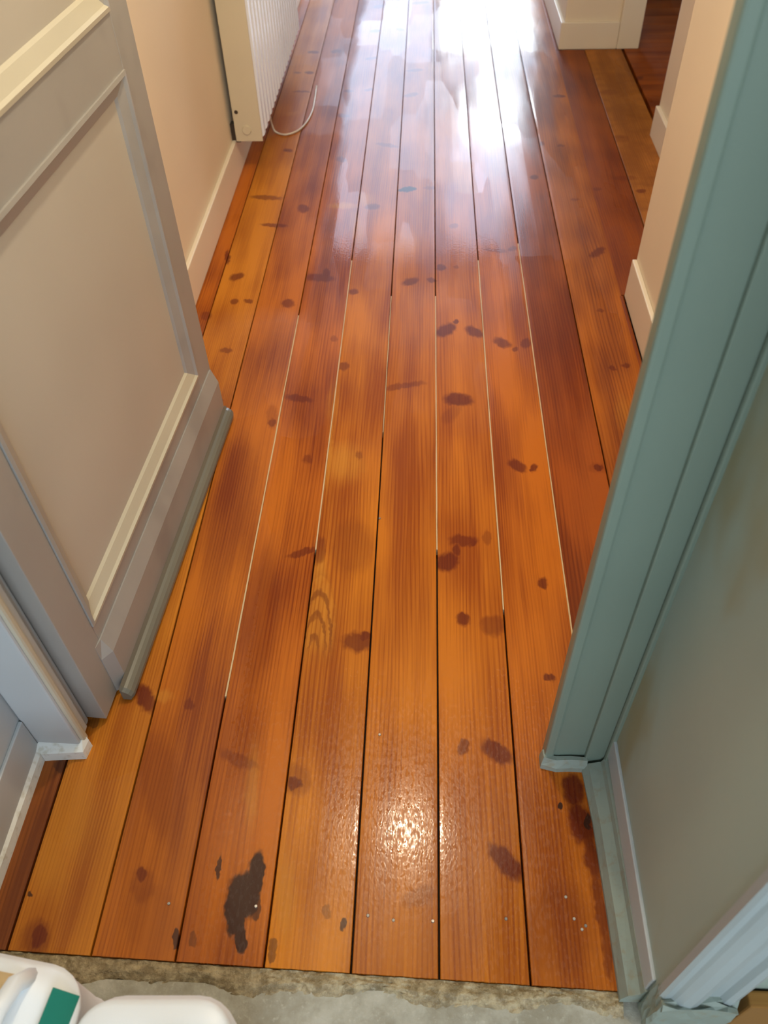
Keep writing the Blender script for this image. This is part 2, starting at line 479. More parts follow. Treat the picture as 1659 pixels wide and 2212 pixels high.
KNOTS = [
    (0.0572, 1.0913, 0.0282, 0.0227, -2.25, 1, 'K'), (0.092, 1.15, 0.0301, 0.0157, -3.11, 0.8, 'K'), (0.0765, 1.1236, 0.0129, 0.0099, 1.49, 0.9, 'K'), (0.1139, 1.1451, 0.0079, 0.006, 1.47, 0.9, 'K'),
    (0.1445, 1.1615, 0.0211, 0.009, 1.51, 0.45, 'K'), (0.0867, 0.9445, 0.0167, 0.0138, 1.44, 0.95, 'K'), (0.1449, 0.9291, 0.0242, 0.0236, 1.33, 0.6, 'K'), (0.2542, 1.0373, 0.0133, 0.0094, 1.37, 0.95, 'K'),
    (0.2459, 0.814, 0.011, 0.0081, 2.6, 1, 'K'), (0.0796, 0.6684, 0.0167, 0.0089, 1.37, 0.85, 'K'), (0.138, 0.6613, 0.0301, 0.0167, 2.52, 1, 'K'), (0.1428, 0.4732, 0.0359, 0.0153, 2.32, 1, 'K'),
    (-0.1214, 0.8861, 0.031, 0.0234, 3.11, 0.85, 'K'), (-0.1058, 0.9016, 0.0128, 0.0108, 3.08, 1, 'K'), (-0.2495, 1.1124, 0.036, 0.0091, -2.8, 0.8, 'K'), (-0.2179, 1.1182, 0.0381, 0.0131, 1.57, 0.6, 'K'),
    (-0.5139, 0.7539, 0.0371, 0.0147, 2.17, 1, 'K'), (-0.425, 0.7406, 0.0121, 0.0098, 2.19, 0.7, 'K'), (-0.4423, 0.4349, 0.0115, 0.0091, 2.25, 0.9, 'K'), (-0.4362, 0.4195, 0.0262, 0.0185, 2.03, 0.35, 'K'),
    (-0.2571, 0.4371, 0.038, 0.0127, 1.58, 1, 'B'), (-0.2728, 0.4086, 0.035, 0.0244, 1.64, 1, 'B'), (-0.2816, 0.381, 0.0301, 0.0143, 1.77, 1, 'B'), (-0.2669, 0.3485, 0.0229, 0.009, 1.85, 1, 'B'),
    (-0.3192, 0.4495, 0.0185, 0.0038, 1.64, 0.9, 'B'), (-0.2498, 0.3922, 0.0176, 0.0065, 1.73, 0.8, 'B'), (-0.5781, 0.3402, 0.0191, 0.0124, 1.78, 1, 'K'), (-0.5825, 0.3381, 0.0285, 0.0213, 1.95, 0.55, 'K'),
    (-0.6129, 0.3999, 0.0053, 0.0034, 2.14, 0.9, 'B'), (-0.2126, 0.5954, 0.0159, 0.0135, 1.91, 1, 'K'), (-0.21, 0.6005, 0.0285, 0.0253, 2.02, 0.4, 'K'), (-0.3168, 0.6358, 0.0389, 0.0114, 2.77, 0.5, 'K'),
    (-0.3672, 0.342, 0.0116, 0.0043, 1.71, 0.9, 'B'), (-0.3388, 0.3429, 0.0105, 0.0056, 1.83, 0.5, 'B'), (-0.2162, 0.3309, 0.0139, 0.007, 1.74, 0.6, 'B'), (-0.1112, 0.3725, 0.0092, 0.0043, 1.66, 0.9, 'B'),
    (-0.1377, 0.389, 0.0107, 0.0072, 1.7, 0.4, 'B'), (0.0043, 0.4173, 0.0292, 0.0137, -2.71, 0.35, 'K'), (0.0924, 1.6249, 0.0366, 0.0255, 3.01, 0.95, 'K'), (0.0737, 1.5669, 0.0409, 0.0184, -2.04, 0.3, 'K'),
    (0.064, 1.9275, 0.0375, 0.0221, -2.29, 0.95, 'K'), (0.0934, 1.968, 0.0113, 0.0066, 1.54, 0.9, 'K'), (0.1442, 1.919, 0.0325, 0.019, 2.32, 0.9, 'K'), (0.2186, 1.8673, 0.0285, 0.0169, 2.33, 0.85, 'K'),
    (0.2521, 1.8379, 0.0105, 0.0075, 1.42, 0.8, 'K'), (0.2833, 1.8676, 0.023, 0.014, -1.87, 0.75, 'K'), (0.2264, 1.3843, 0.0254, 0.016, 2.38, 0.9, 'K'), (0.2637, 1.3771, 0.0155, 0.0086, 1.44, 0.95, 'K'),
    (0.4148, 1.3807, 0.0142, 0.0105, 1.25, 0.95, 'K'), (0.4148, 1.3807, 0.024, 0.0181, -2.92, 0.3, 'K'), (-0.0488, 1.6799, 0.0565, 0.0132, -2.91, 0.6, 'K'), (-0.3193, 1.6248, 0.0378, 0.0123, 2.86, 0.8, 'K'),
    (-0.3758, 1.5323, 0.0193, 0.0104, 1.75, 0.8, 'K'), (-0.3786, 1.5534, 0.0459, 0.014, 1.72, 0.35, 'K'), (-0.3992, 2.0607, 0.0222, 0.0187, 2.02, 0.8, 'K'), (-0.3187, 2.1986, 0.0468, 0.0226, 2.92, 0.85, 'K'),
    (-0.2997, 2.2247, 0.0263, 0.0114, 1.68, 0.9, 'K'), (-0.2072, 2.1221, 0.0174, 0.0138, 1.74, 0.8, 'K'), (-0.2115, 1.7612, 0.0182, 0.0149, 1.78, 0.7, 'K'), (-0.248, 1.8868, 0.0131, 0.0103, 1.78, 0.5, 'K'),
    (-0.1507, 1.4157, 0.0144, 0.0089, 1.66, 0.5, 'K'), (-0.2732, 1.3997, 0.016, 0.0111, 1.76, 0.6, 'K'), (-0.0407, 2.175, 0.0281, 0.0183, -2.43, 0.85, 'K'), (0.0236, 2.1826, 0.0164, 0.0119, 2.55, 0.8, 'K'),
    (0.0536, 2.2557, 0.0159, 0.0157, 1.4, 0.9, 'K'), (0.0992, 2.2582, 0.0106, 0.0085, 1.52, 0.5, 'K'), (-0.5742, 2.2042, 0.0253, 0.0191, -2.13, 0.85, 'K'), (-0.5603, 2.0679, 0.0151, 0.012, 1.56, 0.8, 'K'),
    (-0.5192, 2.0704, 0.0151, 0.0111, 2.61, 0.8, 'K'), (-0.5443, 1.8296, 0.0182, 0.0105, 3.06, 0.7, 'K'), (-0.6238, 2.3179, 0.0392, 0.0088, 1.75, 0.9, 'K'), (-0.6301, 1.9962, 0.0217, 0.0157, 1.98, 0.6, 'K'),
    (-0.5187, 1.6101, 0.0094, 0.0059, 1.85, 0.7, 'K'), (0.5416, 2.3408, 0.0378, 0.017, -2.21, 0.85, 'K'), (0.5015, 1.7579, 0.0096, 0.008, 2.77, 0.8, 'K'), (0.5398, 1.77, 0.0137, 0.0088, -2.59, 0.8, 'K'),
    (0.5089, 2.0216, 0.0108, 0.009, -2.77, 0.6, 'K'), (-0.061, 2.7694, 0.0296, 0.017, -2.91, 1, 'B'), (0.0203, 2.7788, 0.0228, 0.0138, 3.12, 0.5, 'K'), (-0.4149, 2.6325, 0.0294, 0.0189, 1.76, 0.8, 'K'),
    (-0.1772, 2.6432, 0.0255, 0.0225, 2.92, 0.8, 'K'), (-0.5222, 3.0892, 0.0199, 0.0143, 2.52, 0.8, 'K'), (-0.5539, 2.7136, 0.0567, 0.0165, 3.0, 0.7, 'K'), (-0.5007, 2.5193, 0.0475, 0.012, 3.02, 0.8, 'K'),
    (-0.3126, 3.0068, 0.0265, 0.0181, 2.16, 0.7, 'K'), (-0.1442, 3.1266, 0.0451, 0.0152, 2.78, 0.6, 'K'), (0.0967, 2.5117, 0.0153, 0.0151, -2.55, 0.6, 'K'), (0.2238, 2.3562, 0.0379, 0.0112, 2.96, 0.6, 'K'),
    (0.2798, 2.3672, 0.0178, 0.0115, -2.3, 0.8, 'K'), (0.3893, 2.8548, 0.0179, 0.0146, 1.35, 0.9, 'K'), (0.5112, 3.1101, 0.0156, 0.0119, -3.04, 0.7, 'K'), (0.5135, 2.6884, 0.0157, 0.0098, -3.08, 0.6, 'K'),
    (0.5537, 3.5822, 0.0267, 0.0146, -3.14, 0.9, 'K'), (0.4405, 3.1316, 0.0202, 0.0104, 1.46, 0.7, 'K'), (-0.2459, 4.7879, 0.0376, 0.025, -2.23, 0.8, 'K'), (-0.1781, 4.7771, 0.039, 0.0193, 2.53, 0.6, 'K'),
    (-0.0323, 4.8377, 0.0447, 0.0223, -2.86, 0.8, 'K'), (-0.2479, 4.4134, 0.0277, 0.0195, -2.79, 0.9, 'K'), (-0.1305, 4.4284, 0.0234, 0.0174, 2.33, 0.7, 'K'), (-0.5274, 4.1332, 0.0264, 0.0179, 2.99, 0.8, 'K'),
    (-0.4195, 4.1412, 0.0267, 0.0236, -2.52, 0.8, 'K'), (-0.2521, 4.0458, 0.0312, 0.0167, -2.7, 0.7, 'K'), (-0.5211, 3.8792, 0.0211, 0.0162, 2.9, 0.8, 'K'), (-0.5732, 3.8809, 0.0168, 0.0109, 3.0, 0.6, 'K'),
    (-0.0506, 3.8912, 0.0372, 0.0164, -3.02, 0.7, 'K'), (-0.332, 3.662, 0.02, 0.0151, 2.98, 0.8, 'K'), (-0.2435, 3.6747, 0.0217, 0.014, -2.49, 0.7, 'K'), (-0.0623, 3.6142, 0.034, 0.0182, -2.6, 0.7, 'K'),
    (-0.3351, 3.4068, 0.0281, 0.0171, 2.74, 0.7, 'K'), (-0.531, 3.6627, 0.04, 0.0101, 3.1, 0.7, 'K'), (0.3992, 4.0689, 0.042, 0.021, 2.5, 0.8, 'K'), (0.1719, 4.2475, 0.0305, 0.0187, 3.09, 0.5, 'K'),
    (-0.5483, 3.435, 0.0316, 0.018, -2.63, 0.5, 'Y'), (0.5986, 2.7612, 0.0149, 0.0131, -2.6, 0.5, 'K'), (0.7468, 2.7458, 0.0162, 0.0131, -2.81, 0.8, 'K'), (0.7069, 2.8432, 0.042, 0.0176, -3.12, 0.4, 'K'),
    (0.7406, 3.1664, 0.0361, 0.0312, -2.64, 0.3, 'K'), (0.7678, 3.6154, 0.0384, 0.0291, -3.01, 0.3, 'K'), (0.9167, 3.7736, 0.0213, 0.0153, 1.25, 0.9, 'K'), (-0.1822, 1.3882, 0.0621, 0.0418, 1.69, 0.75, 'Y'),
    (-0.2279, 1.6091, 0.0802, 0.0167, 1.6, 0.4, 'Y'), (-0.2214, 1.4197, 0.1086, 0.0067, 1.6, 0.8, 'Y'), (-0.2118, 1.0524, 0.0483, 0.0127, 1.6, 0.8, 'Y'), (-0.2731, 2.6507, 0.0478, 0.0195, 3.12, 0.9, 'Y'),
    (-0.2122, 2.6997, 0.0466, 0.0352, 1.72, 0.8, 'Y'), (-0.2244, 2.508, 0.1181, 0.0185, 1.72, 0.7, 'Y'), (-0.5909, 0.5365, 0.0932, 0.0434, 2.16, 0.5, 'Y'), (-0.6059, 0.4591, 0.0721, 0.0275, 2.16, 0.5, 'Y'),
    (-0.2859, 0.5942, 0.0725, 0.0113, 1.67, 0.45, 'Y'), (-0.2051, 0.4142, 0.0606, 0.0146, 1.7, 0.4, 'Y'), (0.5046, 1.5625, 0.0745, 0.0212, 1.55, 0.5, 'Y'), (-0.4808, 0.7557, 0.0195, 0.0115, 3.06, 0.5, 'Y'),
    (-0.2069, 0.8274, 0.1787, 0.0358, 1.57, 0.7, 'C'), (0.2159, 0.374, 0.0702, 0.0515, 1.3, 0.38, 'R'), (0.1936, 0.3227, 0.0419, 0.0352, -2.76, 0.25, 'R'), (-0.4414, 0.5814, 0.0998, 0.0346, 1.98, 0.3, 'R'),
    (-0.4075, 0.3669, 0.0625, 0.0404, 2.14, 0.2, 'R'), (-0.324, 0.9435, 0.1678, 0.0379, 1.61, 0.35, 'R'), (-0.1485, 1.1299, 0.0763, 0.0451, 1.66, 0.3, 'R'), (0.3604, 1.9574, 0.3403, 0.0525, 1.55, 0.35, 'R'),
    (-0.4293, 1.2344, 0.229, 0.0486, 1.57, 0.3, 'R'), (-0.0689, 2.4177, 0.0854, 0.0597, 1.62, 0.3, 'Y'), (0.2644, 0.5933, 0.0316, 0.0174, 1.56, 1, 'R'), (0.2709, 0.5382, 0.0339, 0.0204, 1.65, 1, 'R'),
    (0.2815, 0.4861, 0.0419, 0.0114, 1.64, 0.9, 'R'), (0.2842, 0.4092, 0.0515, 0.0094, 1.61, 0.8, 'R'), (0.2862, 0.3444, 0.0365, 0.0083, 1.57, 0.7, 'R'), (0.241, 0.5646, 0.0072, 0.0046, 1.37, 1, 'B'),
    (0.2828, 0.5424, 0.0109, 0.0045, 1.41, 1, 'B'), (-0.6313, 0.6142, 0.0131, 0.0091, 2.19, 0.6, 'B'), (-0.5976, 0.7003, 0.011, 0.0102, -2.66, 0.5, 'B'),
]
NAILS = [(-0.3878, 0.3932), (-0.0741, 0.3857), (-0.0345, 0.3803), (0.0261, 0.3809), (0.1383, 0.3879), (0.2331, 0.4225), (0.2424, 0.3912), (0.2588, 0.3819), (0.2525, 0.3765), (-0.25, 0.3935), (-0.0692, 0.6894), (-0.0917, 1.2118)]


PITCH = 0.1318


def J(k, y):
    """cross-floor place of joint k (joint 0 lies just right of the middle)"""
    if k == 4:
        return 0.571 + 0.0085 * max(0.0, y - 1.9)
    if k == 5:
        return 0.712 + 0.008 * max(0.0, y - 2.5)
    if k == 6:
        return 0.893
    wob = {-5: 0.0, -4: 0.0, -3: -0.002, -2: 0.001, -1: 0.0, 0: -0.0008, 1: 0.001, 2: 0.0, 3: 0.0}
    return 0.0363 + PITCH * k + wob.get(k, 0.0)


def y_end(x):
    return 0.316 - 0.0257 * (x + 0.488)


def plank(x0a, x1a, ya, x0b, x1b, yb, mat, gap=0.0017, crown=0.0006, tilt=0.0, dz=0.0):
    """one board: slightly crowned top, eased edges"""
    T = 0.024
    prof = [(0.0, -T), (0.0, -0.0012), (0.008, -0.0002), (0.05, 0.0), (0.5, crown), (0.95, 0.0), (0.992, -0.0002), (1.0, -0.0012), (1.0, -T)]
    bm = bmesh.new()
    rings = []
    for (xl, xr, y) in ((x0a, x1a, ya), (x0b, x1b, yb)):
        gp = gap if (y is None or y < 3) else gap * 0.35
        xl, xr = xl + gp, xr - gp
        ring = []
        for t, z in prof:
            x = xl + (xr - xl) * t
            yy = y_end(x) if y is None else y
            ring.append(bm.verts.new((x, yy, z + dz + (t - 0.5) * tilt)))
        rings.append(ring)
    n = len(prof)
    for i in range(n):
        j = (i + 1) % n
        bm.faces.new((rings[0][i], rings[0][j], rings[1][j], rings[1][i]))
    bm.faces.new(rings[0])
    bm.faces.new(list(reversed(rings[1])))
    o = from_bm('plank', bm, mat, floor)
    return o


TONES = {   # light, dark tone of each board
    -6: ((0.36, 0.11, 0.018, 1), (0.16, 0.04, 0.008, 1)),
    -5: ((0.60, 0.215, 0.018, 1), (0.335, 0.090, 0.007, 1)),
    -4: ((0.500, 0.142, 0.011, 1), (0.215, 0.042, 0.0045, 1)),
    -3: ((0.520, 0.140, 0.011, 1), (0.215, 0.038, 0.0045, 1)),
    -2: ((0.590, 0.190, 0.013, 1), (0.285, 0.062, 0.005, 1)),
    -1: ((0.555, 0.170, 0.012, 1), (0.280, 0.060, 0.005, 1)),
    0: ((0.560, 0.168, 0.012, 1), (0.285, 0.060, 0.005, 1)),
    1: ((0.550, 0.152, 0.011, 1), (0.260, 0.052, 0.005, 1)),
    2: ((0.370, 0.085, 0.010, 1), (0.165, 0.029, 0.005, 1)),
    3: ((0.470, 0.135, 0.013, 1), (0.200, 0.043, 0.006, 1)),
    4: ((0.330, 0.078, 0.010, 1), (0.165, 0.031, 0.006, 1)),
    5: ((0.480, 0.175, 0.030, 1), (0.260, 0.085, 0.014, 1)),
}
FAR = 7.5
rnd = random.Random(5)
tilts = {-5: 0.0006, -4: -0.0008, -3: 0.0005, -2: -0.0004, -1: 0.0007, 0: -0.0005, 1: 0.0008, 2: -0.0006, 3: 0.0004}
planks = {}
for k in range(-5, 4):
    kn = [q for q in KNOTS if J(k, q[1]) - 0.012 <= q[0] <= J(k + 1, q[1]) + 0.012]
    mat = wood('pine_board_%d' % (k + 6), 11 + k, TONES[k][0], TONES[k][1], kn, ring={-5: 1.5, -4: 1.2, 1: 1.3}.get(k, 1.0))
    ya = None if k < 2 else 0.71
    planks[k] = plank(J(k, 0), J(k + 1, 0), ya, J(k, FAR), J(k + 1, FAR), FAR, mat, tilt=tilts[k])
# narrow boards beside the left wall, cut by the door lining
kn = [q for q in KNOTS if q[0] < J(-5, 0)]
m6 = wood('pine_board_left_edge', 3, TONES[-6][0], TONES[-6][1], kn)
planks[-6] = plank(-0.671, J(-5, 0), None, -0.671, J(-5, 0), 0.632, m6)
plank(-0.684, J(-5, 0), 0.72, -0.684, J(-5, 0), FAR, wood('pine_board_wall_edge', 4, TONES[-3][0], TONES[-4][1], [q for q in kn if q[1] > 1]))
# boards on the right, in front of and inside the recess
kn4 = [q for q in KNOTS if J(4, q[1]) - 0.01 <= q[0] <= J(5, q[1]) + 0.01]
kn5 = [q for q in KNOTS if J(5, q[1]) - 0.01 <= q[0] <= 0.90]
m4 = wood('pine_board_recess', 21, TONES[4][0], TONES[4][1], kn4)
plank(J(4, 0), 0.586, 0.71, J(4, 0), 0.586, 2.10, m4)
plank(J(4, 2.1), J(5, 2.1), 2.105, J(4, 4.118), J(5, 4.118), 4.118, m4)
plank(J(4, 4.12), 0.606, 4.12, 0.606, 0.62, FAR, m4)
m5 = wood('pine_board_worn', 22, TONES[5][0], TONES[5][1], kn5, gloss=True, rough=0.6, mottle=0.6)
plank(J(5, 2.1), J(6, 2.1), 2.105, J(5, 4.118), J(6, 4.118), 4.118, m5, gap=0.003, dz=0.001)


def cross_plank(y0, y1, mat):
    o = plank(0, 1, 0, 0, 1, 1, mat)
    me = o.data
    for v in me.vertices:          # lay the board across: its length runs along x
        x, y, z = v.co
        v.co = (0.905 + y * 1.6, y1 - (y1 - y0) * x, z)
    return o


sub2 = box('floor_side_room', 0.90, 2.6, 2.9, 5.2, -0.09, -0.030, M_SUB)
tag(sub2, 'red brown board floor of the side room beyond the right doorway', 'floor', kind='structure')
for i in range(15):
    mt = wood('side_room_board_%d' % i, 60 + i, (0.36, 0.085, 0.010, 1), (0.18, 0.033, 0.005, 1),
              [q for q in KNOTS if q[0] > 0.905 and 3.2 + i * 0.125 <= q[1] < 3.325 + i * 0.125], along='X')
    cp = cross_plank(3.2 + i * 0.125, 3.2 + (i + 1) * 0.125, mt)
    cp.parent = sub2

# pale strips added in the joints farther from the threshold
for k, y0, y1 in ((-3, 0.76, 2.0), (-2, 1.12, 2.3), (-1, 1.5, 2.1), (0, 1.125, 2.1), (1, 0.97, 2.3), (2, 0.71, 2.4), (4, 1.4, 4.1)):
    w0 = 0.0015 if k in (2, 1, 0, -3, -2) else 0.0010
    bm = bmesh.new()
    N = 14
    rows = []
    r2 = random.Random(40 + k)
    for i in range(N + 1):
        y = y0 + (y1 - y0) * i / N
        w = w0 * r2.uniform(0.8, 1.15)
        x = J(k, y) + r2.uniform(-0.0003, 0.0003)
        rows.append([bm.verts.new((x - w, y, -0.02)), bm.verts.new((x - w, y, -0.0009)), bm.verts.new((x + w, y, -0.0009)), bm.verts.new((x + w, y, -0.02))])
    for a, b_ in zip(rows, rows[1:]):
        for i in range(3):
            bm.faces.new((a[i], a[i + 1], b_[i + 1], b_[i]))
    bm.faces.new(rows[0])
    bm.faces.new(list(reversed(rows[-1])))
    from_bm('joint_strip', bm, M_JOINT_STRIP, floor)
# long crack in a board on the right
pts = [(0.511 + 0.0015 * math.sin(i * 1.7), 1.35 + i * 0.09, 0.0006) for i in range(9)]

# nails
bmn = bmesh.new()
bmesh.ops.create_cone(bmn, cap_ends=True, segments=10, radius1=0.0027, radius2=0.0021, depth=0.0014)
nail_me = bpy.data.meshes.new('nail')
bmn.to_mesh(nail_me)
bmn.free()
nail_me.materials.append(M_NAIL)
for (nx, ny) in NAILS:
    k = math.floor((nx - 0.0363) / PITCH)
    o = bpy.data.objects.new('nail', nail_me)
    COL.objects.link(o)
    o.location = (nx, ny, 0.0009)
    o.rotation_euler = (rnd.uniform(-0.1, 0.1), rnd.uniform(-0.1, 0.1), 0)
    o.parent = planks[max(-5, min(3, k))]

# rough mortar lip where the boards end
bm = bmesh.new()
NX, NY = 150, 12
rr = random.Random(9)
grid = []
for j in range(NY + 1):
    row = []
    for i in range(NX + 1):
        x = -0.672 + 0.972 * i / NX
        ye = y_end(x) - 0.001
        depth = 0.030 + 0.006 * math.sin(x * 21) + 0.005 * math.sin(x * 47 + 1)
        t = j / NY
        y = ye - depth * (1 - t)
        z = -0.0135 + 0.0095 * min(1, t * 2.2) + (rr.uniform(-0.0022, 0.0022) if 0 < j else 0)
        row.append(bm.verts.new((x, y + rr.uniform(-0.0012, 0.0012) * (j < NY), z)))
    grid.append(row)
for j in range(NY):
    for i in range(NX):
        bm.faces.new((grid[j][i], grid[j][i + 1], grid[j + 1][i + 1], grid[j + 1][i]))
mort = from_bm('mortar_lip', bm, M_MORTAR, conc, True)
mort['label'] = 'rough brown mortar edge along the board ends'

# ------------------------------------------------------------------ walls, ceiling (shell)
def wall(name, x0, x1, y0, y1, z0, z1, mat, label, cat='wall'):
    return tag(box(name, x0, x1, y0, y1, z0, z1, mat), label, cat, kind='structure')


HC = 2.55
wall('wall_left', -0.90, -0.685, 0.705, 5.2, -0.03, HC, M_CREAM, 'cream corridor wall behind the open door and radiator')
wall('wall_right', 0.600, 0.870, 0.704, 2.10, -0.03, HC, M_CREAM, 'cream corridor wall ending beside the green grey door frame')
wall('wall_recess', 0.872, 1.0, 2.10, 3.20, -0.03, HC, M_CREAM, 'cream recess wall just behind the right corridor wall')
wall('wall_block', 0.622, 0.868, 4.135, 5.2, -0.03, HC, M_CREAM, 'cream wall end at the far side of the right doorway')
wall('wall_doorway_left', -2.2, -0.676, 0.27, 0.703, -0.03, 2.10, M_FRAME_L, 'pale blue grey left side of the thick doorway')
wall('wall_doorway_right', 0.323, 2.2, 0.275, 0.703, -0.03, 2.10, M_REVEAL, 'green grey right side of the thick doorway')
wall('wall_doorway_top', -2.2, 2.2, 0.27, 0.703, 2.10, HC, M_WHITE_WALL, 'wall above the doorway')
wall('wall_side_room_right', 2.6, 2.7, 2.0, 5.3, -0.03, HC, M_CREAM, 'far wall of the side room')
wall('wall_side_room_far', 1.0, 2.6, 5.2, 5.3, -0.03, HC, M_CREAM, 'end wall of the side room')
wall('wall_side_room_near', 1.0, 2.6, 2.0, 2.1, -0.03, HC, M_CREAM, 'near wall of the side room')
wall('ceiling', -0.90, 2.7, 0.703, 5.2, HC, HC + 0.1, M_CEIL, 'white corridor ceiling', 'ceiling')
# bright room at the corridor's end (seen only mirrored in the varnish)
wall('wall_far_room_left', -2.3, -2.2, 5.2, WY, -0.03, 3.2, M_WHITE_WALL, 'left wall of the room at the corridor end')
wall('wall_far_room_right', 2.2, 2.3, 5.3, WY, -0.03, 3.2, M_WHITE_WALL, 'right wall of the room at the corridor end')
wall('wall_far_room_above_corridor', -0.90, 2.3, 5.2, 5.3, HC, 3.2, M_WHITE_WALL, 'wall above the corridor mouth in the end room')
wall('wall_far_room_near_left', -2.3, -0.90, 5.1, 5.2, -0.03, 3.2, M_WHITE_WALL, 'near wall of the room at the corridor end')
wall('ceiling_far_room', -2.3, 2.3, 5.2, WY + 0.1, 3.2, 3.3, M_CEIL, 'ceiling of the room at the corridor end', 'ceiling')
flr = box('floor_far_room', -2.2, 2.2, 5.2, WY, -0.10, -0.034, M_SUB)
tag(flr, 'floor of the room at the corridor end', 'floor', kind='structure')
for nm, a, b_, c, d_ in (('left', -2.3, -0.95, -0.03, 3.2), ('right', 0.92, 2.3, -0.03, 3.2), ('below', -0.95, 0.92, -0.03, 0.42), ('above', -0.95, 0.92, 2.96, 3.2)):
    wall('wall_far_window_' + nm, a, b_, WY, WY + 0.1, c, d_, M_WHITE_WALL, 'window wall of the end room, piece %s the window' % nm)
win = empty('window_1', (0, WY + 0.05, 0.42))
tag(win, 'white framed window of the room at the corridor end', 'window', kind='structure')
for a, b_, c, d_ in ((-0.95, -0.90, 0, 2.54), (0.07, 0.12, 0, 2.54), (0.88, 0.92, 0, 2.54), (-0.95, 0.92, 2.50, 2.54), (-0.95, 0.92, 0, 0.04), (0.12, 0.88, 0.69, 0.74), (0.12, 0.88, 0.98, 1.02), (0.12, 0.88, 1.39, 1.44), (0.34, 0.37, 1.02, 1.39)):
    box('window_bar', a, b_, -0.05, 0.0, c, d_, M_WIN, win)
# room the photographer stands in
wall('wall_near_left', -2.3, -2.2, -2.1, 0.27, -0.03, HC, M_WHITE_WALL, 'left wall of the room with the concrete floor')
wall('wall_near_right', 2.2, 2.3, -2.1, 0.27, -0.03, HC, M_WHITE_WALL, 'right wall of the room with the concrete floor')
wall('wall_near_back_left', -2.3, -0.5, -2.1, -2.0, -0.03, HC, M_WHITE_WALL, 'back wall of the room with the concrete floor')
wall('wall_near_back_below', -0.5, 1.1, -2.1, -2.0, -0.03, 0.85, M_WHITE_WALL, 'wall below the window of the concrete floored room')
wall('wall_near_back_above', -0.5, 1.1, -2.1, -2.0, 2.25, HC, M_WHITE_WALL, 'wall above the window of the concrete floored room')
wall('wall_near_back_right', 1.1, 2.3, -2.1, -2.0, -0.03, HC, M_WHITE_WALL, 'back wall of the concrete floored room, right of its window')
wall('ceiling_near_room', -2.3, 2.3, -2.1, 0.703, HC, HC + 0.1, M_CEIL, 'ceiling of the room with the concrete floor', 'ceiling')

# ------------------------------------------------------------------ baseboards
def baseboard(name, x0, x1, y0, y1, h, label, mat=M_CREAM_GLOSS):
    return tag(box(name, x0, x1, y0, y1, 0.001, h, mat, bevel=0.003), label, 'baseboard', kind='structure')


baseboard('baseboard_left', -0.685, -0.6705, 0.75, 5.19, 0.120, 'cream baseboard along the left corridor wall below the radiator')
baseboard('baseboard_right', 0.5865, 0.600, 0.72, 2.098, 0.120, 'cream baseboard stub on the right corridor wall beside the frame')
baseboard('baseboard_recess', 0.855, 0.872, 2.12, 3.195, 0.110, 'cream baseboard of the recess wall behind the corridor corner')
baseboard('baseboard_block_front', 0.606, 0.868, 4.120, 4.135, 0.112, 'cream baseboard across the wall end facing the camera')
baseboard('baseboard_block_side', 0.606, 0.622, 4.136, 5.19, 0.110, 'cream baseboard running on along the far right corridor wall')
cas = box('trim_1', 0.869, 0.968, 4.118, 4.26, 0.001, 2.05, M_CREAM_GLOSS, bevel=0.003)
tag(cas, 'cream door casing beside the wall end of the side room doorway', 'door casing', kind='structure')
cas2 = box('trim_2', 0.873, 0.90, 3.196, 3.215, 0.001, 2.05, M_CREAM_GLOSS, bevel=0.003)
tag(cas2, 'cream casing edge on the recess wall at the side room doorway', 'door casing', kind='structure')

# ------------------------------------------------------------------ left door lining
jl = empty('trim_3', (-0.63, 0.66, 0))
tag(jl, 'pale blue grey door jamb to the left of the open door', 'door jamb', kind='structure')


def lbox(name, parent, x0, x1, y0, y1, z0, z1, mat, bevel=0.0):
    p = parent.location
    return box(name, x0 - p.x, x1 - p.x, y0 - p.y, y1 - p.y, z0 - p.z, z1 - p.z, mat, parent, bevel)


lbox('jamb', jl, -0.675, -0.594, 0.642, 0.682, 0.022, 2.09, M_FRAME_L, 0.004)
lbox('jamb_edge', jl, -0.606, -0.588, 0.648, 0.664, 0.016, 2.09, M_LIT_EDGE, 0.005)  # bright edge highlight painted in as a cream tone
lbox('jamb_rebate', jl, -0.675, -0.609, 0.683, 0.702, 0.004, 2.09, M_FRAME_L, 0.002)
lbox('rebate_bead', jl, -0.622, -0.603, 0.690, 0.704, 0.004, 2.09, M_FRAME_L, 0.005)
# chipped white paint band on the floor line of jamb and reveal
sweep('paint_band', [(0, 0), (0.020, 0), (0.018, 0.022), (0, 0.034)],
      [((-0.675 + 0.63, 0.31 - 0.66, 0.0), (0.5, 0, 0), (0, 0, 1)),
       ((-0.675 + 0.63, 0.45 - 0.66, 0.0), (0.6, 0, 0), (0, 0, 1)),
       ((-0.674 + 0.63, 0.626 - 0.66, 0.0), (0.62, 0.0, 0), (0, 0, 1.0)),
       ((-0.668 + 0.63, 0.642 - 0.66, 0.0), (0.35, -0.95, 0), (0, 0, 1.0)),
       ((-0.592 + 0.63, 0.648 - 0.66, 0.0), (0.2, -0.95, 0), (0, 0, 1.0)),
       ((-0.590 + 0.63, 0.658 - 0.66, 0.0), (0.3, -0.2, 0), (0, 0, 1.0))], M_BASEPAINT, jl)
lbox('reveal_skirting', jl, -0.676, -0.669, 0.28, 0.641, 0.02, 0.112, M_FRAME_L, 0.002)

